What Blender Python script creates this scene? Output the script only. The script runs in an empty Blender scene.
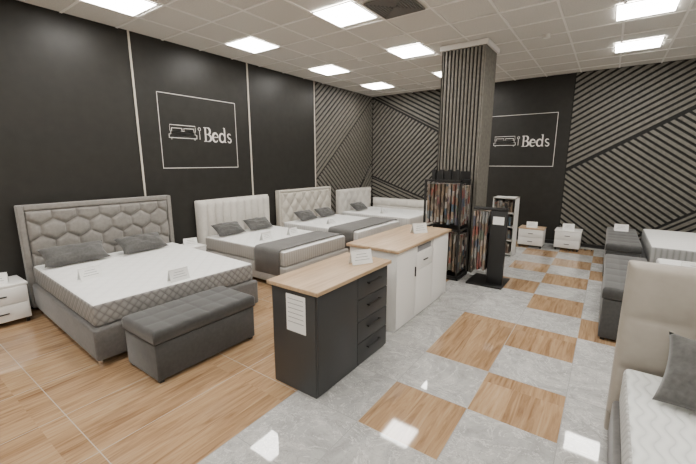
import bpy, bmesh, math, random
from mathutils import Matrix, Vector, noise
random.seed(7)
SC=bpy.context.scene.collection
# ------------------------------------------------------------------ materials
def mat(name,col,rough=.6,metal=0,spec=.5,sheen=0,emis=None,es=0):
    m=bpy.data.materials.new(name); m.use_nodes=True
    b=m.node_tree.nodes['Principled BSDF']
    b.inputs['Base Color'].default_value=(*col,1)
    b.inputs['Roughness'].default_value=rough
    b.inputs['Metallic'].default_value=metal
    b.inputs['Specular IOR Level'].default_value=spec
    b.inputs['Sheen Weight'].default_value=sheen
    if emis:
        b.inputs['Emission Color'].default_value=(*emis,1); b.inputs['Emission Strength'].default_value=es
    return m
def N(m,t,**k):
    n=m.node_tree.nodes.new(t)
    for a,v in k.items(): setattr(n,a,v)
    return n
def lk(m,a,b): m.node_tree.links.new(a,b)
def math_(m,op,a,b=None,c=None):
    n=N(m,'ShaderNodeMath',operation=op)
    for i,v in enumerate((a,b,c)):
        if v is None: continue
        if isinstance(v,(int,float)): n.inputs[i].default_value=v
        else: lk(m,v,n.inputs[i])
    return n.outputs[0]
def coords(m,scale=(1,1,1),rot=(0,0,0)):
    tc=N(m,'ShaderNodeTexCoord'); mp=N(m,'ShaderNodeMapping')
    mp.inputs['Scale'].default_value=scale; mp.inputs['Rotation'].default_value=rot
    lk(m,tc.outputs['Object'],mp.inputs[0]); return mp.outputs[0]
def noise_(m,vec,scale,detail=4,rough=.5,dist=0):
    n=N(m,'ShaderNodeTexNoise'); n.inputs['Scale'].default_value=scale
    n.inputs['Detail'].default_value=detail; n.inputs['Roughness'].default_value=rough
    n.inputs['Distortion'].default_value=dist
    lk(m,vec,n.inputs['Vector']); return n.outputs[0]
def ramp(m,fac,stops):
    r=N(m,'ShaderNodeValToRGB'); e=r.color_ramp.elements
    while len(e)<len(stops): e.new(.5)
    for i,(p,c) in enumerate(stops):
        e[i].position=p; e[i].color=(*c,1)
    lk(m,fac,r.inputs[0]); return r.outputs[0]
def mixc(m,fac,a,b):
    n=N(m,'ShaderNodeMix',data_type='RGBA')
    if isinstance(fac,(int,float)): n.inputs[0].default_value=fac
    else: lk(m,fac,n.inputs[0])
    for v,i in ((a,6),(b,7)):
        if isinstance(v,tuple): n.inputs[i].default_value=(*v,1)
        else: lk(m,v,n.inputs[i])
    return n.outputs[2]
def bump(m,h,strength=.3,dist=.01):
    n=N(m,'ShaderNodeBump'); n.inputs['Strength'].default_value=strength; n.inputs['Distance'].default_value=dist
    lk(m,h,n.inputs['Height']); lk(m,n.outputs[0],m.node_tree.nodes['Principled BSDF'].inputs['Normal'])
def setcol(m,c): lk(m,c,m.node_tree.nodes['Principled BSDF'].inputs['Base Color'])
def fabric(name,a,b,scale=60,rough=.9,sheen=.2,bs=.15):
    m=mat(name,a,rough,sheen=sheen,spec=.25); v=coords(m)
    n=noise_(m,v,scale,3); n2=noise_(m,v,5,2)
    f=math_(m,'MULTIPLY_ADD',n,.6,math_(m,'MULTIPLY',n2,.4))
    setcol(m,ramp(m,f,[(.3,a),(.7,b)])); bump(m,n,bs,.004); return m
M={}
M['wall']=fabric('charcoal_wall',(.021,.020,.0175),(.028,.0265,.0235),8,.4,0,.02)
M['strip']=mat('strip_metal',(.60,.55,.48),.4)
M['plainwall']=mat('light_wall',(.66,.63,.58),.8)
M['black']=mat('black_metal',(.010,.010,.010),.4)
M['back']=mat('slat_backing',(.008,.0075,.007),.8)
M['white']=mat('white_laminate',(.80,.785,.755),.35)
M['chrome']=mat('chrome',(.8,.8,.8),.15,1)
M['dark']=mat('graphite_laminate',(.038,.039,.040),.45)
M['darkd']=mat('graphite_drawer',(.028,.029,.030),.45)
M['vent']=mat('vent_metal',(.22,.21,.20),.5)
M['paper']=mat('paper',(.85,.85,.83),.6)
M['ink']=mat('ink',(.25,.25,.26),.6)
M['signw']=mat('sign_white',(.75,.72,.68),.5)
M['velvet']=fabric('grey_velvet',(.090,.086,.082),(.14,.134,.128),30,.75,.3)
M['velvetd']=fabric('dark_grey_velvet',(.044,.044,.043),(.070,.070,.068),30,.75,.3)
M['hb1']=fabric('taupe_velvet',(.18,.168,.154),(.245,.23,.21),30,.65,.3)
M['tweed']=fabric('grey_tweed',(.26,.245,.222),(.38,.36,.33),180,.9,.1)
M['cream']=fabric('cream_upholstery',(.56,.535,.49),(.64,.61,.56),30,.6,.1)
M['beige']=fabric('beige_upholstery',(.46,.425,.37),(.54,.505,.445),40,.6,.1)
M['leather']=fabric('beige_leather',(.33,.30,.255),(.385,.35,.305),14,.42,0,.05)
M['pillow']=fabric('pillow_grey',(.055,.054,.052),(.11,.108,.103),40,.8,.3)
M['throw']=fabric('throw_grey',(.105,.102,.097),(.155,.15,.143),90,.9,.2)
def woodmat(name,dark,light,axis='y',rough=.4):
    m=mat(name,light,rough)
    sc=(14,.9,14) if axis=='y' else (.9,14,14)
    v=coords(m,sc); n=noise_(m,v,1.6,6,.6,.6)
    setcol(m,ramp(m,n,[(.3,dark),(.7,light)])); return m
M['oak']=woodmat('oak_top',(.36,.24,.14),(.57,.41,.26))
def slatmat(name,k):
    m=mat(name,(.25,.23,.20),.55); v=coords(m,(3,3,3)); n=noise_(m,v,6,5)
    setcol(m,ramp(m,n,[(.3,(.20*k,.185*k,.155*k)),(.7,(.30*k,.28*k,.24*k))])); return m
M['slat']=slatmat('slat_wood',.58); M['cslat']=slatmat('column_slat_wood',.68)
def mattress_mat(name,side,side2,top=(.84,.84,.82),pitch=.09,ribs=False,wavy=False):
    m=mat(name,top,.8,sheen=.1,spec=.2)
    g=N(m,'ShaderNodeNewGeometry'); sx=N(m,'ShaderNodeSeparateXYZ'); lk(m,g.outputs['True Normal'],sx.inputs[0])
    tc=N(m,'ShaderNodeTexCoord'); sp=N(m,'ShaderNodeSeparateXYZ'); lk(m,tc.outputs['Object'],sp.inputs[0])
    X,Y,Z=sp.outputs
    k=math.pi/pitch
    xy=math_(m,'ADD',X,Y)
    if ribs:
        s=math_(m,'ABSOLUTE',math_(m,'SINE',math_(m,'MULTIPLY',xy,k)))
    else:
        s1=math_(m,'ABSOLUTE',math_(m,'SINE',math_(m,'MULTIPLY',math_(m,'ADD',xy,Z),k)))
        s2=math_(m,'ABSOLUTE',math_(m,'SINE',math_(m,'MULTIPLY',math_(m,'SUBTRACT',xy,Z),k)))
        s=math_(m,'MULTIPLY',s1,s2)
    s=math_(m,'POWER',s,.4)
    if wavy:
        wv=math_(m,'ADD',math_(m,'MULTIPLY',X,math.pi/.055),math_(m,'MULTIPLY',math_(m,'SINE',math_(m,'MULTIPLY',Y,math.pi/.09)),.9))
        t=math_(m,'POWER',math_(m,'ABSOLUTE',math_(m,'SINE',wv)),.6)
    else:
        t1=math_(m,'ABSOLUTE',math_(m,'SINE',math_(m,'MULTIPLY',math_(m,'ADD',X,Y),math.pi/.2)))
        t2=math_(m,'ABSOLUTE',math_(m,'SINE',math_(m,'MULTIPLY',math_(m,'SUBTRACT',X,Y),math.pi/.2)))
        t=math_(m,'POWER',math_(m,'MULTIPLY',t1,t2),.35)
    up=math_(m,'GREATER_THAN',sx.outputs[2],.6)
    sc=mixc(m,s,side2,side)
    tcx=mixc(m,t,tuple(c*(.84 if wavy else .93) for c in top),top)
    setcol(m,mixc(m,up,sc,tcx))
    mx=N(m,'ShaderNodeMix'); lk(m,up,mx.inputs[0]); lk(m,s,mx.inputs[2]); lk(m,t,mx.inputs[3])
    bump(m,mx.outputs[0],.5,.012); return m
M['matt1']=mattress_mat('mattress_grey_border',(.29,.28,.265),(.15,.145,.14))
M['matt2']=mattress_mat('mattress_tweed_border',(.39,.37,.34),(.27,.255,.23),pitch=.05,ribs=True)
M['matt3']=mattress_mat('mattress_white',(.64,.63,.61),(.48,.47,.45),pitch=.06,ribs=True)
M['matt5']=mattress_mat('mattress_grey_ribs',(.36,.36,.35),(.18,.18,.175),pitch=.07,ribs=True)
M['matt4']=mattress_mat('mattress_wavy',(.60,.60,.58),(.45,.45,.43),top=(.78,.80,.78),pitch=.05,wavy=True)
PX,PY,T=4.05,1.98,.62
def grout(m,px=T,py=T,w=.006):
    tc=N(m,'ShaderNodeTexCoord'); sp=N(m,'ShaderNodeSeparateXYZ'); lk(m,tc.outputs['Object'],sp.inputs[0])
    fx=math_(m,'FRACT',math_(m,'DIVIDE',math_(m,'SUBTRACT',sp.outputs[0],PX-20*px),px))
    fy=math_(m,'FRACT',math_(m,'DIVIDE',math_(m,'SUBTRACT',sp.outputs[1],PY-20*py),py))
    ex=math_(m,'LESS_THAN',fx,w/px); ey=math_(m,'LESS_THAN',fy,w/py)
    return math_(m,'MAXIMUM',ex,ey),sp
def woodfloor():
    m=mat('wood_look_tile',(.5,.35,.2),.05,spec=.75)
    g,sp=grout(m,T,T*2)
    pl=math_(m,'FLOOR',math_(m,'DIVIDE',math_(m,'ADD',sp.outputs[0],20-PX),T/3))
    pv=math_(m,'FLOOR',math_(m,'DIVIDE',math_(m,'ADD',sp.outputs[1],20-PY),T*2))
    cb=N(m,'ShaderNodeCombineXYZ')
    lk(m,math_(m,'MULTIPLY',sp.outputs[0],15),cb.inputs[0])
    lk(m,math_(m,'MULTIPLY',sp.outputs[1],1.2),cb.inputs[1])
    lk(m,math_(m,'ADD',math_(m,'MULTIPLY',pl,3.7),math_(m,'MULTIPLY',pv,5.3)),cb.inputs[2])
    n=noise_(m,cb.outputs[0],1.5,6,.62,1.0)
    wn=N(m,'ShaderNodeTexWhiteNoise',noise_dimensions='1D'); lk(m,math_(m,'ADD',pl,math_(m,'MULTIPLY',pv,7)),wn.inputs['W'])
    f=math_(m,'ADD',math_(m,'MULTIPLY',n,.85),math_(m,'MULTIPLY',wn.outputs[0],.12))
    c=ramp(m,f,[(.28,(.21,.118,.06)),(.5,(.385,.245,.135)),(.72,(.50,.35,.215))])
    setcol(m,mixc(m,g,c,(.48,.42,.35))); return m
def marblefloor():
    m=mat('marble_tile',(.5,.5,.5),.03,spec=.75)
    g,sp=grout(m,T,T)
    ti=math_(m,'FLOOR',math_(m,'DIVIDE',math_(m,'ADD',sp.outputs[0],20*T-PX),T)); tj=math_(m,'FLOOR',math_(m,'DIVIDE',math_(m,'ADD',sp.outputs[1],20*T-PY),T))
    cb=N(m,'ShaderNodeCombineXYZ'); lk(m,sp.outputs[0],cb.inputs[0]); lk(m,sp.outputs[1],cb.inputs[1])
    lk(m,math_(m,'ADD',math_(m,'MULTIPLY',ti,3.1),math_(m,'MULTIPLY',tj,7.7)),cb.inputs[2])
    v=cb.outputs[0]; n=noise_(m,v,2.2,9,.68,2.2); n2=noise_(m,v,3,7,.65,2.5); n3=noise_(m,v,6,6,.6,3)
    base=ramp(m,n,[(.3,(.33,.33,.32)),(.7,(.56,.555,.535))])
    vein=math_(m,'ABSOLUTE',math_(m,'SUBTRACT',n2,.5))
    vf=math_(m,'LESS_THAN',vein,.010)
    v3=math_(m,'LESS_THAN',math_(m,'ABSOLUTE',math_(m,'SUBTRACT',n3,.46)),.012)
    c=mixc(m,math_(m,'MULTIPLY',vf,.7),base,(.72,.71,.69))
    c=mixc(m,math_(m,'MULTIPLY',v3,.45),c,(.23,.225,.215))
    setcol(m,mixc(m,g,c,(.34,.34,.33))); return m
M['fwood']=woodfloor(); M['fmarble']=marblefloor()
def ceilmat():
    m=mat('ceiling_tile',(.60,.59,.57),.9); v=coords(m); n=noise_(m,v,60,2)
    setcol(m,ramp(m,n,[(.35,(.62,.60,.565)),(.65,(.70,.68,.64))])); return m
M['ceil']=ceilmat(); M['tbar']=mat('ceiling_tbar',(.86,.84,.81),.6)
M['lamp']=mat('led_panel',(1,1,1),.5,emis=(1,.965,.905),es=33)
def samplesmat():
    m=mat('fabric_samples',(.3,.3,.3),.8)
    tc=N(m,'ShaderNodeTexCoord'); mp=N(m,'ShaderNodeMapping'); mp.inputs['Scale'].default_value=(16,16,9)
    lk(m,tc.outputs['Object'],mp.inputs[0])
    wn=N(m,'ShaderNodeTexVoronoi',feature='F1',distance='CHEBYCHEV'); wn.inputs['Scale'].default_value=1; lk(m,mp.outputs[0],wn.inputs['Vector'])
    h=N(m,'ShaderNodeSeparateColor'); lk(m,wn.outputs['Color'],h.inputs[0])
    setcol(m,ramp(m,h.outputs[0],[(0,(.02,.02,.022)),(.2,(.22,.16,.11)),(.38,(.30,.285,.26)),(.5,(.04,.07,.10)),(.62,(.20,.06,.045)),(.75,(.10,.12,.09)),(.88,(.14,.09,.065)),(1,(.55,.53,.49))])); return m
M['samples']=samplesmat()
# ------------------------------------------------------------------ mesh helpers
CM=Matrix.Identity(4)
PARENT=None
def mkobj(name,bm,m,smooth=False):
    bm.transform(CM)
    bmesh.ops.recalc_face_normals(bm,faces=bm.faces)
    me=bpy.data.meshes.new(name); bm.to_mesh(me); bm.free()
    o=bpy.data.objects.new(name,me); SC.objects.link(o)
    for x in (m if isinstance(m,list) else [m]): me.materials.append(x)
    if smooth:
        for p in me.polygons: p.use_smooth=True
    if PARENT is not None:
        o.parent=PARENT; o.matrix_parent_inverse=Matrix.Translation(-PARENT.location)
    return o
def group(name,loc):
    global PARENT
    e=bpy.data.objects.new(name,None); e.location=CM@Vector(loc); e.empty_display_size=.1
    SC.objects.link(e); PARENT=e; return e
def endg():
    global PARENT; PARENT=None
def addbox(bm,x0,x1,y0,y1,z0,z1,bev=0,seg=2,mi=0):
    r=bmesh.ops.create_cube(bm,size=1)
    for v in r['verts']:
        v.co=Vector(((x0+x1)/2+v.co.x*(x1-x0),(y0+y1)/2+v.co.y*(y1-y0),(z0+z1)/2+v.co.z*(z1-z0)))
    fs=set(f for v in r['verts'] for f in v.link_faces)
    for f in fs: f.material_index=mi
    if bev>0:
        es=set(e for v in r['verts'] for e in v.link_edges)
        bmesh.ops.bevel(bm,geom=list(es),offset=bev,segments=seg,profile=.5,affect='EDGES')
def box(name,x0,x1,y0,y1,z0,z1,m,bev=0,seg=2):
    bm=bmesh.new(); addbox(bm,x0,x1,y0,y1,z0,z1,bev,seg)
    o=mkobj(name,bm,m,False)
    if bev>0:
        for p in o.data.polygons: p.use_smooth=True
        try:
            o.data.set_sharp_from_angle(angle=math.radians(50))
        except Exception: pass
    return o
def boxes(name,lst,m,bev=0):
    bm=bmesh.new()
    for b in lst: addbox(bm,*b,bev=bev,seg=1)
    return mkobj(name,bm,m)
def cyl(name,x,y,z0,z1,r,m,seg=20,r2=None):
    bm=bmesh.new()
    bmesh.ops.create_cone(bm,cap_ends=True,segments=seg,radius1=r,radius2=r if r2 is None else r2,depth=z1-z0,matrix=Matrix.Translation((x,y,(z0+z1)/2)))
    return mkobj(name,bm,m)
def padded(name,y0,y1,z0,z1,xb,xf,hf,m,nu=90,nv=60,arch=0):
    bm=bmesh.new(); G=[]
    W=y1-y0; H=z1-z0
    for i in range(nu+1):
        row=[]
        for j in range(nv+1):
            u=i/nu; v=j/nv; y=y0+u*W; z=z0+v*H
            e=min(u*W,(1-u)*W,(1-v)*H,.04)/.04
            edge=math.sqrt(max(0,1-(1-e)**2))
            row.append(bm.verts.new((xf-.03*(1-edge)+hf(y-y0,z-z0)*edge,y,z)))
        G.append(row)
    for i in range(nu):
        for j in range(nv):
            bm.faces.new((G[i][j],G[i+1][j],G[i+1][j+1],G[i][j+1]))
    ring=[G[i][0] for i in range(nu+1)]+[G[nu][j] for j in range(1,nv+1)]+[G[i][nv] for i in range(nu-1,-1,-1)]+[G[0][j] for j in range(nv-1,0,-1)]
    back=[bm.verts.new((xb,v.co.y,v.co.z)) for v in ring]
    n=len(ring)
    for k in range(n):
        bm.faces.new((ring[k],back[k],back[(k+1)%n],ring[(k+1)%n]))
    bm.faces.new(back)
    return mkobj(name,bm,m,True)
def hexh(a,b,A):
    def f(y,z):
        ds=[]
        j0=round(z/b)
        for j in range(j0-2,j0+3):
            off=(j%2)*.5
            i0=round(y/a-off)
            for i in range(i0-1,i0+2):
                cy=(i+off)*a; cz=j*b
                ds.append(math.hypot((y-cy)/a,(z-cz)/(b*1.25)))
        ds.sort(); d=ds[1]-ds[0]
        return A*(1-math.exp(-d*7))
    return f
def diah(a,b,A):
    def f(y,z):
        p=abs(math.sin(math.pi*(y/a+z/b)))*abs(math.sin(math.pi*(y/a-z/b)))
        return A*p**.4
    return f
def chanh(a,A):
    return lambda y,z: A*abs(math.sin(math.pi*y/a))**.6
def sqh(a,b,A):
    return lambda y,z: A*(abs(math.sin(math.pi*y/a))*abs(math.sin(math.pi*z/b)))**.3
def pillow(c,w,d,t,rx=0,ry=0,rz=0,m='pillow',seed=0):
    global PARENT; PARENT=None
    bm=bmesh.new(); n=22
    R=Matrix.Translation(c)@Matrix.Rotation(rz,4,'Z')@Matrix.Rotation(ry,4,'Y')@Matrix.Rotation(rx,4,'X')
    top={};bot={}
    for i in range(n+1):
        for j in range(n+1):
            u=-1+2*i/n; v=-1+2*j/n
            h=max(0,(1-u**2)*(1-v**2))**.42
            x=w/2*u*(1-.10*(1-abs(v)**2)*abs(u)); y=d/2*v*(1-.10*(1-abs(u)**2)*abs(v))
            wr=.16*noise.noise(Vector((u*3+seed,v*3,seed)))
            top[i,j]=bm.verts.new((x,y,t/2*h*(1+wr*2)))
            if i in(0,n) or j in(0,n): bot[i,j]=top[i,j]
            else: bot[i,j]=bm.verts.new((x,y,-t/2*h))
    for i in range(n):
        for j in range(n):
            bm.faces.new((top[i,j],top[i+1,j],top[i+1,j+1],top[i,j+1]))
            bm.faces.new((bot[i,j],bot[i,j+1],bot[i+1,j+1],bot[i+1,j]))
    bm.transform(R)
    return mkobj('throw_pillow',bm,M[m],True)
def throw(x0,x1,y0,y1,zt,drop,m,foot=None):
    bm=bmesh.new()
    r=.05
    pts=[(y0-.022,zt-drop),(y0-.022,zt-r)]
    for k in range(1,5):
        a=math.pi/2*k/5; pts.append((y0-.022+r*(1-math.cos(a)),zt-r+.018+ (r)*math.sin(a)-.018*(1-k/5)))
    yc=12
    for k in range(yc+1):
        pts.append((y0+r+(y1-y0-2*r)*k/yc,zt+.018))
    for k in range(4,0,-1):
        a=math.pi/2*k/5; pts.append((y1+.022-r*(1-math.cos(a)),zt-r+.018+r*math.sin(a)-.018*(1-k/5)))
    pts+=[(y1+.022,zt-r),(y1+.022,zt-drop)]
    n=16; G=[]
    for i in range(n+1):
        row=[]
        for k,(y,z) in enumerate(pts):
            x=x0+(x1-x0)*i/n
            w=noise.noise(Vector((x*7,y*3,z*2)))*.008
            sgn=-1 if k<5 else 1
            side=k<2 or k>=len(pts)-2
            row.append(bm.verts.new((x+w,y+(sgn*abs(w)*1.5 if side else 0),z+(0 if side else abs(w)))))
        G.append(row)
    for i in range(n):
        for k in range(len(pts)-1):
            bm.faces.new((G[i][k],G[i+1][k],G[i+1][k+1],G[i][k+1]))
    o=mkobj('throw_blanket',bm,m,True)
    s=o.modifiers.new('s','SOLIDIFY'); s.thickness=.008; s.offset=1
    return o
def placard(x,y,z,rz=0,w=.22,h=.13):
    global CM
    old=CM; CM=Matrix.Translation((x,y,z))@Matrix.Rotation(rz,4,'Z')
    group('price_placard',(0,0,0))
    bm=bmesh.new(); t=.003; d=.045
    for s in (1,-1):
        vs=[(s*d,-w/2,0),(s*d,w/2,0),(0,w/2,h),(0,-w/2,h)]
        a=[bm.verts.new(v) for v in vs]; b=[bm.verts.new((v[0]-s*t*2,v[1],v[2])) for v in vs]
        bm.faces.new(a); bm.faces.new(b[::-1])
        for k in range(4): bm.faces.new((a[k],b[k],b[(k+1)%4],a[(k+1)%4]))
    mkobj('card',bm,M['paper'])
    bm=bmesh.new()
    for k in range(3):
        f=.3+.2*k; f2=f+.035
        ww=w*(.36-.06*k)
        vs=[(d*(1-f)+.001,-ww,h*f),(d*(1-f)+.001,ww,h*f),(d*(1-f2)+.001,ww,h*f2),(d*(1-f2)+.001,-ww,h*f2)]
        bm.faces.new([bm.verts.new(v) for v in vs])
    mkobj('print',bm,M['ink']); endg(); CM=old
def slats(name,mapf,poly,ang,pitch,w,m,depth=.022,sink=0):
    bm=bmesh.new()
    d=Vector((math.cos(ang),math.sin(ang))); nrm=Vector((-d.y,d.x))
    P=[Vector(p) for p in poly]
    ts=[p.dot(nrm) for p in P]
    k=math.floor(min(ts)/pitch)
    while k*pitch<max(ts):
        lo,hi=k*pitch,k*pitch+w
        pg=P[:]
        for (nn,off) in ((nrm,lo),(-nrm,-hi)):
            out=[]
            for i in range(len(pg)):
                a,b=pg[i],pg[(i+1)%len(pg)]; da=a.dot(nn)-off; db=b.dot(nn)-off
                if da>=0: out.append(a)
                if (da>=0)!=(db>=0): out.append(a+(b-a)*(da/(da-db)))
            pg=out
            if len(pg)<3: break
        if len(pg)>=3:
            A=[bm.verts.new(mapf(p.x,p.y,depth)) for p in pg]; B=[bm.verts.new(mapf(p.x,p.y,0)) for p in pg]
            bm.faces.new(A)
            for i in range(len(pg)): bm.faces.new((A[i],B[i],B[(i+1)%len(pg)],A[(i+1)%len(pg)]))
        k+=1
    return mkobj(name,bm,m)
# ------------------------------------------------------------------ room
H=3.8; YB=9.67; X1=9.6; Y0=-3.2
box('wall_left',-.15,0,Y0-.15,YB+.15,0,H,M['wall'])
box('wall_back',0,X1,YB,YB+.15,0,H,M['wall'])
box('wall_right',X1,X1+.15,Y0-.15,YB+.15,0,H,M['plainwall'])  # unseen pale wall, added to close the room and bounce fill light
box('wall_front',0,X1,Y0-.15,Y0,0,H,M['plainwall'])  # also unseen, added so light bounces back into the room
box('ceiling',-.15,X1+.15,Y0-.15,YB+.15,H,H+.1,M['ceil'])
WT={(1,0),(2,1),(1,2),(1,3),(2,3),(2,5),(1,6),(2,7),(1,8),(2,9),(3,8),(3,10),(1,10),(3,4),(4,2),(4,6),(3,-2),(0,11),(2,11),(2,-3)}
bm=bmesh.new()
def fq(x0,x1,y0,y1,mi):
    f=bm.faces.new([bm.verts.new((x,y,0)) for x,y in((x0,y0),(x1,y0),(x1,y1),(x0,y1))]); f.material_index=mi
fq(-.15,PX,Y0-.15,YB+.15,0)
for j in range(-9,13):
    for i in range(0,9):
        xa=PX+i*T; ya=PY+j*T
        fq(xa,xa+T if i<8 else X1+.15,ya,ya+T,0 if (i,j) in WT else 1)
o=mkobj('floor',bm,[M['fwood'],M['fmarble']])
G=.66; gx0=.98-.33-G; gy0=4.33-.33-G*12
bars=[]
x=gx0
while x<X1:
    if x>0: bars.append((x-.014,x+.014,Y0,YB,H-.010,H))
    x+=G
y=gy0
while y<YB:
    if y>Y0: bars.append((0,X1,y-.014,y+.014,H-.011,H))
    y+=G
boxes('trim_ceiling_grid',bars,M['tbar'])
def led(x,y):
    group('ceiling_light',(x,y,H-.02))
    box('panel',x-.3,x+.3,y-.3,y+.3,H-.016,H-.012,M['lamp'])
    boxes('frame',[(x-.315,x+.315,y-.315,y-.3,H-.02,H-.0115),(x-.315,x+.315,y+.3,y+.315,H-.02,H-.0115),(x-.315,x-.3,y-.3,y+.3,H-.02,H-.0115),(x+.3,x+.315,y-.3,y+.3,H-.02,H-.0115)],M['tbar'])
    endg()
for yy in (-1.61,.37,2.30,4.33,6.38,8.35): led(.98,yy)  # first two panels are out of view, added for extra lighting
for yy in (-1.61,.37,2.25,4.20,6.15,8.2): led(2.96,yy)  # same here: the first two are unseen additions for the lighting
for yy in (-1.61,.37,2.35,4.33,6.2,8.0): led(6.15,yy)  # first two again unseen, added to light the room from behind the camera
for yy in (.37,4.33,8.0): led(8.24,yy)  # whole column out of view, added to light the right side
group('air_vent',(3.62,4.33,H))
boxes('louvres',[(3.62-.28+k*.035,3.62+.28-k*.035,4.33-.28+k*.035,4.33-.268+k*.035,H-.03,H-.012) for k in range(0,8)]+
 [(3.62-.28+k*.035,3.62+.28-k*.035,4.33+.268-k*.035,4.33+.28-k*.035,H-.03,H-.012) for k in range(0,8)]+
 [(3.62-.28+k*.035,3.62-.268+k*.035,4.33-.26+k*.035,4.33+.26-k*.035,H-.03,H-.012) for k in range(0,7)]+
 [(3.62+.268-k*.035,3.62+.28-k*.035,4.33-.26+k*.035,4.33+.26-k*.035,H-.03,H-.012) for k in range(0,7)],M['vent'])
box('cavity',3.62-.28,3.62+.28,4.33-.28,4.33+.28,H-.015,H-.0115,M['black'])
endg()
for k,(xx,yy) in enumerate(((2.0,6.0),(5.0,6.6),(4.6,4.0),(2.0,8.6))):
    cyl('smoke_detector',xx,yy,H-.05,H-.002,.05,M['white'],20)
boxes('trim_strips_left',[(0,.016,y-.012,y+.012,0.08,H) for y in (.66,2.83,5.0,7.0)],M['strip'])
boxes('baseboard_left',[(0,.015,Y0,7.0,0,.08)],M['black'])
boxes('baseboard_back',[(0.0,X1,YB-.04,YB,0,.08)],M['black'])
mL=lambda a,z,d:(.012+d,a,z)
mB=lambda a,z,d:(a,YB-.012-d,z)
box('trim_slat_backing_left',0,.012,7.015,YB,0.08,H,M['back'])
box('trim_slat_backing_back',.012,3.0,YB-.012,YB,0.08,H,M['back'])
box('trim_slat_backing_back_right',5.17,X1,YB-.012,YB,0.08,H,M['back'])
rad=math.radians
P_,W_=.105,.058
slats('trim_slats_left_upper',mL,[(7.02,3.79),(7.02,1.5),(9.63,3.79)],rad(41),P_,W_,M['slat'])
slats('trim_slats_left_mid',mL,[(7.02,1.44),(9.63,3.72),(9.63,1.9),(7.9,.09),(7.02,.09)],rad(-42),P_,W_,M['slat'])
slats('trim_slats_left_low',mL,[(8.0,.09),(9.63,.09),(9.63,1.82)],rad(46),P_,W_,M['slat'])
slats('trim_slats_back_upper',mB,[(.05,3.79),(2.98,3.79),(2.98,2.3)],rad(-27),P_,W_,M['slat'])
slats('trim_slats_back_mid',mB,[(.05,3.73),(2.98,2.24),(2.98,.5),(.05,1.5)],rad(45),P_,W_,M['slat'])
slats('trim_slats_back_low',mB,[(.05,1.44),(2.98,.44),(2.98,.09),(.05,.09)],rad(-20),P_,W_,M['slat'])
slats('trim_slats_right_upper',mB,[(5.19,3.79),(5.19,1.75),(8.6,3.79)],rad(31),P_,W_,M['slat'])
slats('trim_slats_right_mid',mB,[(5.19,1.68),(8.6,3.72),(9.58,3.79),(9.58,2.5),(6.2,.09),(5.19,.09)],rad(-36),P_,W_,M['slat'])
slats('trim_slats_right_low',mB,[(6.3,.09),(9.58,.09),(9.58,2.43)],rad(35),P_,W_,M['slat'])
group('slatted_column',(3.85,6.55,0))
cx0,cx1,cy0,cy1=3.5,4.22,6.22,6.88
box('core',cx0+.02,cx1-.02,cy0+.02,cy1-.02,0,H-.012,M['back'])
bl=[];n=12
for k in range(n):
    a=cx0+(cx1-cx0)*k/n; w=(cx1-cx0)/n*.55
    bl.append((a,a+w,cy0,cy0+.02,0,H-.09)); bl.append((a,a+w,cy1-.02,cy1,0,H-.09))
for k in range(11):
    a=cy0+(cy1-cy0)*k/11; w=(cy1-cy0)/11*.55
    bl.append((cx0,cx0+.02,a,a+w,0,H-.09)); bl.append((cx1-.02,cx1,a,a+w,0,H-.09))
boxes('slats',bl,M['cslat'])
box('capital',cx0-.03,cx1+.03,cy0-.03,cy1+.03,H-.09,H-.012,M['tbar'])
endg()
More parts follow.
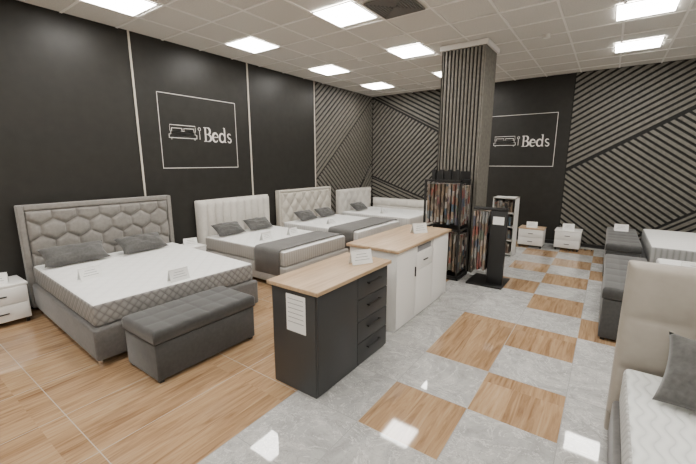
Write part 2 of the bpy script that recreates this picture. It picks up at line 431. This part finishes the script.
# ------------------------------------------------------------------ Beds sign
def ribbon(bm,pts,ws,mapf):
    L=[];R=[]
    for i,p in enumerate(pts):
        a=Vector(pts[max(0,i-1)]); b=Vector(pts[min(len(pts)-1,i+1)])
        t=(b-a); t=t.normalized() if t.length>0 else Vector((1,0)); nn=Vector((-t.y,t.x))
        w=ws[i] if isinstance(ws,list) else ws
        q=Vector(p); L.append(bm.verts.new(mapf(*(q+nn*w/2)))); R.append(bm.verts.new(mapf(*(q-nn*w/2))))
    for i in range(len(pts)-1): bm.faces.new((L[i],R[i],R[i+1],L[i+1]))
def arc(cx,cy,rx,ry,a0,a1,n=14): 
    return [(cx+rx*math.cos(rad(a0+(a1-a0)*k/n)),cy+ry*math.sin(rad(a0+(a1-a0)*k/n))) for k in range(n+1)]
def beds_sign(mapf,c):
    group('beds_wall_sign',c)
    bm=bmesh.new(); W,Hh=1.49,1.2
    x0,x1,z0,z1=-W/2,W/2,-Hh/2,Hh/2
    for a,b in (((x0,z0),(x1,z0)),((x1,z0),(x1,z1)),((x1,z1),(x0,z1)),((x0,z1),(x0,z0))): ribbon(bm,[a,b],.010,mapf)
    mkobj('frame',bm,M['signw'])
    bm=bmesh.new(); s=.25; ox=.04; oz=-.14
    def R(pts,ws):
        ribbon(bm,[(ox+p[0]*s,oz+p[1]*s) for p in pts],[w*s for w in ws] if isinstance(ws,list) else ws*s,mapf)
    thick=lambda n,a=.05,b=.15:[a+(b-a)*math.sin(math.pi*k/n)**1 for k in range(n+1)]
    R([(.14,0),(.14,1)],.12); R([(0,.02),(.3,.02)],.05); R([(0,.98),(.3,.98)],.05); R([(.14,.52),(.34,.52)],.05)
    R(arc(.32,.75,.2,.23,90,-90),thick(14)); R(arc(.32,.265,.26,.245,90,-90),thick(14)); R([(.2,.02),(.34,.02)],.05)
    R(arc(.95,.33,.22,.31,0,320,24),[.045+.11*max(0,math.sin(math.pi*k/24)) for k in range(25)]); R([(.75,.35),(1.18,.35)],.05)
    R(arc(1.52,.33,.22,.31,0,360,24),[.045+.09*abs(math.sin(math.pi*k/24)) for k in range(25)])
    R([(1.76,0),(1.76,1.05)],.11); R([(1.65,1.04),(1.78,1.04)],.05); R([(1.76,.02),(1.87,.02)],.05)
    R(arc(2.16,.49,.14,.15,30,250,12),[.05+.05*math.sin(math.pi*k/12) for k in range(13)])
    R([(2.10,.36),(2.24,.27)],.11)
    R(arc(2.16,.17,.15,.155,70,-160,12),[.05+.05*math.sin(math.pi*k/12) for k in range(13)])
    mkobj('lettering',bm,M['signw'])
    bm=bmesh.new(); q=.010
    def Q(pts): ribbon(bm,pts,q,mapf)
    bx,bz=-.60,-.13
    def rect(a,b,c_,d): 
        for s1,s2 in (((a,c_),(b,c_)),((b,c_),(b,d)),((b,d),(a,d)),((a,d),(a,c_))): Q([s1,s2])
    rect(bx,bx+.50,bz+.03,bz+.09); rect(bx+.03,bx+.47,bz+.09,bz+.14); rect(bx+.05,bx+.23,bz+.14,bz+.19); rect(bx+.27,bx+.45,bz+.14,bz+.19)
    Q([(bx+.02,bz+.14),(bx+.02,bz+.24),(bx+.48,bz+.24),(bx+.48,bz+.14)])
    Q([(bx+.04,bz+.03),(bx+.04,bz)]); Q([(bx+.46,bz+.03),(bx+.46,bz)])
    Q(arc(bx+.56,bz+.20,.025,.025,0,360)); Q([(bx+.56,bz+.17),(bx+.56,bz+.02)])
    mkobj('bed_icon',bm,M['signw']); endg()
beds_sign(lambda a,b:(.004,3.915+a,2.4+b),(0,3.915,2.4))
beds_sign(lambda a,b:(4.17+a,YB-.004,2.4+b),(4.17,YB,2.4))
# ------------------------------------------------------------------ beds
def bed(L,W,hbh,hf,mhb,mbase,mmat,base=.36,top=.62,border=None,thr=None,legs=True,nu=90,nv=60,h0=0,h1=None):
    h1=W if h1 is None else h1
    group('bed',(L/2,W/2,0))
    box('headboard_back',.02,.10,h0,h1,.04,hbh,mhb,.015)
    if border:
        padded('headboard_padding',h0+border,h1-border,.2,hbh-border,.09,.125,hf,mhb,nu,nv)
        bm=bmesh.new()
        addbox(bm,.09,.15,h0,h0+border-.004,.04,hbh,bev=.015,seg=2); addbox(bm,.09,.15,h1-border+.004,h1,.04,hbh,bev=.015,seg=2)
        addbox(bm,.09,.15,h0+border-.004,h1-border+.004,hbh-border+.004,hbh,bev=.015,seg=2)
        mkobj('headboard_frame',bm,mhb,False)
    else:
        padded('headboard_padding',h0,h1,.2,hbh+.004,.09,.13,hf,mhb,nu,nv)
    box('side_rails',.17,L,.02,W-.02,.07,base,mbase,.025,3)
    box('mattress',.19,L-.05,.05,W-.05,base+.002,top,mmat,.035,4)
    bm=bmesh.new()
    for (a,b) in ((L-.1,.08),(L-.1,W-.08),(.3,.08),(.3,W-.08)):
        bmesh.ops.create_cone(bm,cap_ends=True,segments=16,radius1=.022,radius2=.03,depth=.072,matrix=Matrix.Translation((a,b,.036)))
    mkobj('feet',bm,M['chrome'])
    if thr: throw(thr[0],thr[1],.05,W-.05,top,thr[2],M['throw'])
    endg()
CM=Matrix.Translation((0,1.23,0))@Matrix.Rotation(rad(-2.5),4,'Z'); bed(2.33,1.90,1.37,hexh(.27,.21,.05),M['hb1'],M['velvet'],M['matt1'],.38,.61,border=.07,nu=150,nv=100)
CM=Matrix.Translation((0,3.65,0)); bed(2.25,1.66,1.22,chanh(.166,.06),M['cream'],M['tweed'],M['matt2'],.34,.58,thr=(1.55,2.12,.38),nu=180,nv=20)
CM=Matrix.Translation((0,5.60,0)); bed(2.25,1.84,1.28,diah(.30,.36,.055),M['beige'],M['tweed'],M['matt3'],.34,.58,thr=(1.5,2.12,.38),border=.05,nu=120,nv=80)
CM=Matrix.Translation((0.03,7.76,0)); bed(2.25,1.60,1.16,diah(.30,.36,.05),M['cream'],M['cream'],M['matt3'],.34,.58)
CM=Matrix.Translation((0,9.60,0))@Matrix.Rotation(-math.pi/2,4,'Z')
group('daybed_backrest',(0.1,1,0))
box('back',.02,.10,.18,2.0,.04,.84,M['cream'],.015)
padded('padding',.18,2.0,.2,.844,.09,.13,sqh(.3,.21,.05),M['cream'])
endg()
CM=Matrix.Identity(4)
def ottoman(x0,x1,y0,y1,h,m,name='ottoman_bench'):
    group(name,((x0+x1)/2,(y0+y1)/2,0))
    box('box',x0+.01,x1-.01,y0+.01,y1-.01,.03,h-.13,m,.012)
    bm=bmesh.new(); nx,ny=40,80; G={}
    lw,ld=x1-x0,y1-y0
    for i in range(nx+1):
        for j in range(ny+1):
            u=i/nx;v=j/ny; x=x0+u*lw;y=y0+v*ld
            e=min(u*lw,(1-u)*lw,v*ld,(1-v)*ld,.035)/.035
            z=h-.03*(1-math.sqrt(max(0,1-(1-e)**2)))
            gx=(abs(math.sin(math.pi*u*3))*abs(math.sin(math.pi*v*6)))**.3
            z+=-.014*(1-gx)*min(1,e)
            G[i,j]=bm.verts.new((x,y,z))
    for i in range(nx):
        for j in range(ny): bm.faces.new((G[i,j],G[i+1,j],G[i+1,j+1],G[i,j+1]))
    ring=[G[i,0] for i in range(nx+1)]+[G[nx,j] for j in range(1,ny+1)]+[G[i,ny] for i in range(nx-1,-1,-1)]+[G[0,j] for j in range(ny-1,0,-1)]
    bk=[bm.verts.new((v.co.x,v.co.y,h-.12)) for v in ring]; n=len(ring)
    for k in range(n): bm.faces.new((ring[k],bk[k],bk[(k+1)%n],ring[(k+1)%n]))
    bm.faces.new(bk); mkobj('tufted_lid',bm,m,True)
    boxes('feet',[(a,a+.04,b,b+.04,0,.03) for a in (x0+.03,x1-.07) for b in (y0+.03,y1-.07)],M['black'])
    endg()
ottoman(2.46,3.04,1.34,2.42,.50,M['velvetd'])
for (ya,yb,mm) in ((4.5,6.4,'matt3'),(7.1,9.1,'matt5')):
    W=yb-ya
    CM=Matrix.Translation((8.75,yb,0))@Matrix.Rotation(math.pi,4,'Z')
    bed(2.15,W,1.2,chanh(.19,.03),M['velvetd'],M['velvetd'],M[mm],.34,.62,thr=None,nu=120,nv=12)
    CM=Matrix.Identity(4)
    ottoman(6.08,6.55,ya+.05,yb-.05,.6,M['velvetd'])
CM=Matrix.Translation((6.165,2.98,0))@Matrix.Rotation(-math.pi/2,4,'Z')
bed(2.15,1.9,1.27,sqh(.38,.36,.03),M['leather'],M['velvet'],M['matt4'],.34,.60)
CM=Matrix.Identity(4)
pillow((.46,1.66,.735),.32,.72,.17,ry=rad(35),rz=rad(-2),seed=1)
pillow((.50,2.48,.735),.32,.66,.17,ry=rad(35),rz=rad(3),seed=2)
pillow((.42,4.05,.70),.30,.58,.16,ry=rad(35),seed=3)
pillow((.42,4.75,.70),.30,.56,.16,ry=rad(35),rz=rad(-4),seed=4)
pillow((.42,6.15,.70),.30,.56,.16,ry=rad(35),seed=5)
pillow((.42,6.85,.70),.30,.56,.16,ry=rad(35),seed=6)
pillow((.45,8.3,.70),.30,.56,.16,ry=rad(35),seed=8)
pillow((6.60,2.50,.775),.50,.42,.17,rx=rad(46),rz=rad(-12),seed=7)
# ------------------------------------------------------------------ sideboards
def handle(x,y0,y1,z): return [(x,x+.025,y0,y0+.012,z-.006,z+.006),(x,x+.025,y1-.012,y1,z-.006,z+.006),(x+.018,x+.028,y0,y1,z-.008,z+.008)]
group('grey_sideboard',(4,2.6,0))
x0,x1,y0,y1,h=3.78,4.28,2.00,3.10,.895
box('carcass',x0,x1-.02,y0,y1,.0,h,M['dark'],.003)
box('oak_top',x0-.03,x1+.03,y0-.03,y1+.03,h,h+.035,M['oak'],.004)
box('door',x1-.019,x1,y0+.004,y0+.56,.03,h-.01,M['darkd'],.002)
hs=[]
dz=(h-.04)/4
for k in range(4):
    z=.03+k*dz
    box('drawer_%d'%(k+1),x1-.019,x1,y0+.566,y1-.004,z,z+dz-.008,M['darkd'],.002)
    hs+=handle(x1,y0+.72,y0+.94,z+dz*.6)
boxes('handles',hs,M['black'])
box('leaflet',x0+.17,x0+.38,y0-.004,y0-.001,.53,.85,M['paper'])
boxes('leaflet_print',[(x0+.19,x0+.36,y0-.006,y0-.0045,.81-k*.04,.814-k*.04) for k in range(6)],M['ink'])
endg()
group('white_sideboard',(3.9,4.1,0))
x0,x1,y0,y1,h=3.60,4.23,3.40,4.95,.93
box('carcass',x0,x1-.02,y0,y1,0,h,M['white'],.003)
box('oak_top',x0-.03,x1+.03,y0-.03,y1+.03,h,h+.035,M['oak'],.004)
box('door_1',x1-.019,x1,y0+.004,y0+.50,.03,h-.01,M['white'],.003)
box('door_2',x1-.019,x1,y0+.508,y0+1.0,.03,.60,M['white'],.003)
box('door_3',x1-.019,x1,y0+1.008,y1-.004,.03,h-.01,M['white'],.003)
box('drawer_front',x1-.019,x1,y0+.508,y0+1.0,.608,h-.12,M['white'],.003)
boxes('handles',[(x1,x1+.015,y0+.46,y0+.47,.55,.67),(x1,x1+.015,y0+.70,y0+.82,.70,.71)],M['black'])
box('niche',x1-.019,x1-.012,y0+.56,y0+.95,h-.10,h-.03,M['ink'])
endg()
def nightstand(x0,x1,y0,y1,h,face='x',topm='white',name='nightstand'):
    group(name,((x0+x1)/2,(y0+y1)/2,0))
    box('carcass',x0,x1,y0,y1,.06,h,M['white'],.004)
    box('top',x0-.01,x1+.01,y0-.01,y1+.01,h,h+.025,M[topm],.004)
    boxes('legs',[(a,a+.03,b,b+.03,0,.06) for a in (x0+.02,x1-.05) for b in (y0+.02,y1-.05)],M['black'])
    m=(.06+h)/2
    if face=='x':
        box('drawer_1',x1,x1+.016,y0+.01,y1-.01,.07,m-.008,M['white'],.004)
        box('drawer_2',x1,x1+.016,y0+.01,y1-.01,m+.008,h-.012,M['white'],.004)
        boxes('handles',[(x1+.016,x1+.03,(y0+y1)/2-.06,(y0+y1)/2+.06,z-.006,z+.006) for z in ((.06+m)/2,(m+h)/2)],M['black'])
    else:
        box('drawer_1',x0+.01,x1-.01,y0-.016,y0,.07,m-.008,M['white'],.004)
        box('drawer_2',x0+.01,x1-.01,y0-.016,y0,m+.008,h-.012,M['white'],.004)
        boxes('handles',[((x0+x1)/2-.05,(x0+x1)/2+.05,y0-.03,y0-.016,z-.006,z+.006) for z in ((.06+m)/2,(m+h)/2)],M['black'])
    endg()
nightstand(.03,.46,.62,1.135,.47)
nightstand(.03,.42,3.20,3.56,.46)
nightstand(4.46,4.96,8.85,9.25,.42,'y','oak')
nightstand(5.17,5.65,8.98,9.38,.42,'y')
# sample racks
group('fabric_sample_rack',(3.85,5.85,0))
x0,x1,y0,y1=3.54,4.16,5.62,6.08
fr=[]
for a in (x0,x1-.03):
    for b in (y0,y1-.03): fr.append((a,a+.03,b,b+.03,0.03,1.62))
for z in (.03,.80,1.59):
    fr+=[(x0,x1,y0,y0+.03,z,z+.03),(x0,x1,y1-.03,y1,z,z+.03),(x0,x0+.03,y0,y1,z,z+.03),(x1-.03,x1,y0,y1,z,z+.03)]
fr+=[(x0,x1,y1-.04,y1-.03,.03,1.75),(x0-.02,x1+.02,y0-.02,y1+.02,0,.03)]
for k in range(4): fr.append((x0+.08+.13*k,x0+.14+.13*k,y0+.1,y0+.16,1.62,1.78))
boxes('frame',fr,M['black'])
sm=[]
for r,(za,zb) in enumerate(((.12,.76),(.9,1.55))):
    for k in range(9):
        a=x0+.05+k*.058; sm.append((a,a+.035,y0+.02+.02*(k%3),y1-.06,za+.03*(k%2),zb))
    for k in range(6):
        b=y0+.05+k*.06; sm.append((x1-.05,x1+.005+.01*(k%2),b,b+.04,za+.05*(k%2),zb-.02))
boxes('hanging_samples',sm,M['samples'])
endg()
group('sample_display_stand',(4.6,5.85,0))
box('base',4.32,4.86,5.58,6.16,0,.03,M['black'],.006)
box('panel',4.60,4.84,5.70,5.76,.03,1.18,M['black'],.01)
box('side_panel',4.60,4.64,5.761,6.10,.03,1.16,M['black'],.005)
box('header',4.34,4.84,5.68,5.78,1.181,1.22,M['black'],.01)
boxes('price_label',[(4.64,4.80,5.695,5.699,.97,1.09)],M['paper'])
sm=[]
for k in range(5):
    sm.append((4.35+.045*k,4.38+.045*k,5.68+.012*(k%3),6.0,.22+.05*(k%2),1.15))
boxes('samples',sm,M['samples'])
endg()
group('sample_shelf',(4.4,8,0))
x0,x1,y0,y1=4.12,4.56,7.75,8.1
boxes('frame',[(x0,x0+.02,y0,y1,0,1.2),(x1-.02,x1,y0,y1,0,1.2),(x0,x1,y1-.015,y1,0,1.2)]+[(x0,x1,y0,y1,z,z+.02) for z in (.04,.32,.6,.88,1.18)],M['white'])
boxes('sample_books',[(x0+.03+.05*k,x0+.07+.05*k,y0+.02,y1-.04,z,z+.19+.02*(k%3)) for z in (.06,.34,.62,.90) for k in range(7)],M['samples'])
endg()
for p in ((1.35,1.50,.612,.1),(2.22,2.05,.612,0),(1.3,4.15,.584,.1),(1.35,4.75,.584,0),(4.12,2.85,.932,-.5),(4.0,4.45,.966,-.5),(.30,.90,.496,-.4),(.25,3.38,.486,-.3),
          (1.2,6.1,.584,0),(1.3,8.2,.584,0),(4.7,9.0,.446,-1.4),(5.4,9.15,.446,-1.4)):
    placard(*p)
placard(6.30,8.6,.602,-1.5); placard(6.95,5.6,.622,-1.5,.3,.14)
# ------------------------------------------------------------------ world, camera
w=bpy.data.worlds.new('w'); bpy.context.scene.world=w; w.use_nodes=True
w.node_tree.nodes['Background'].inputs[0].default_value=(.5,.5,.5,1); w.node_tree.nodes['Background'].inputs[1].default_value=.3
f=362.0; p=math.atan(70/f); yaw=math.atan(263/math.hypot(f,70))
cam=bpy.data.cameras.new('camera'); co=bpy.data.objects.new('camera',cam); SC.objects.link(co)
co.location=(6.0,0,1.9); co.rotation_euler=(math.pi/2-p,0,yaw)
cam.sensor_fit='HORIZONTAL'; cam.sensor_width=36; cam.lens=36*f/696; cam.clip_start=.05
bpy.context.scene.camera=co
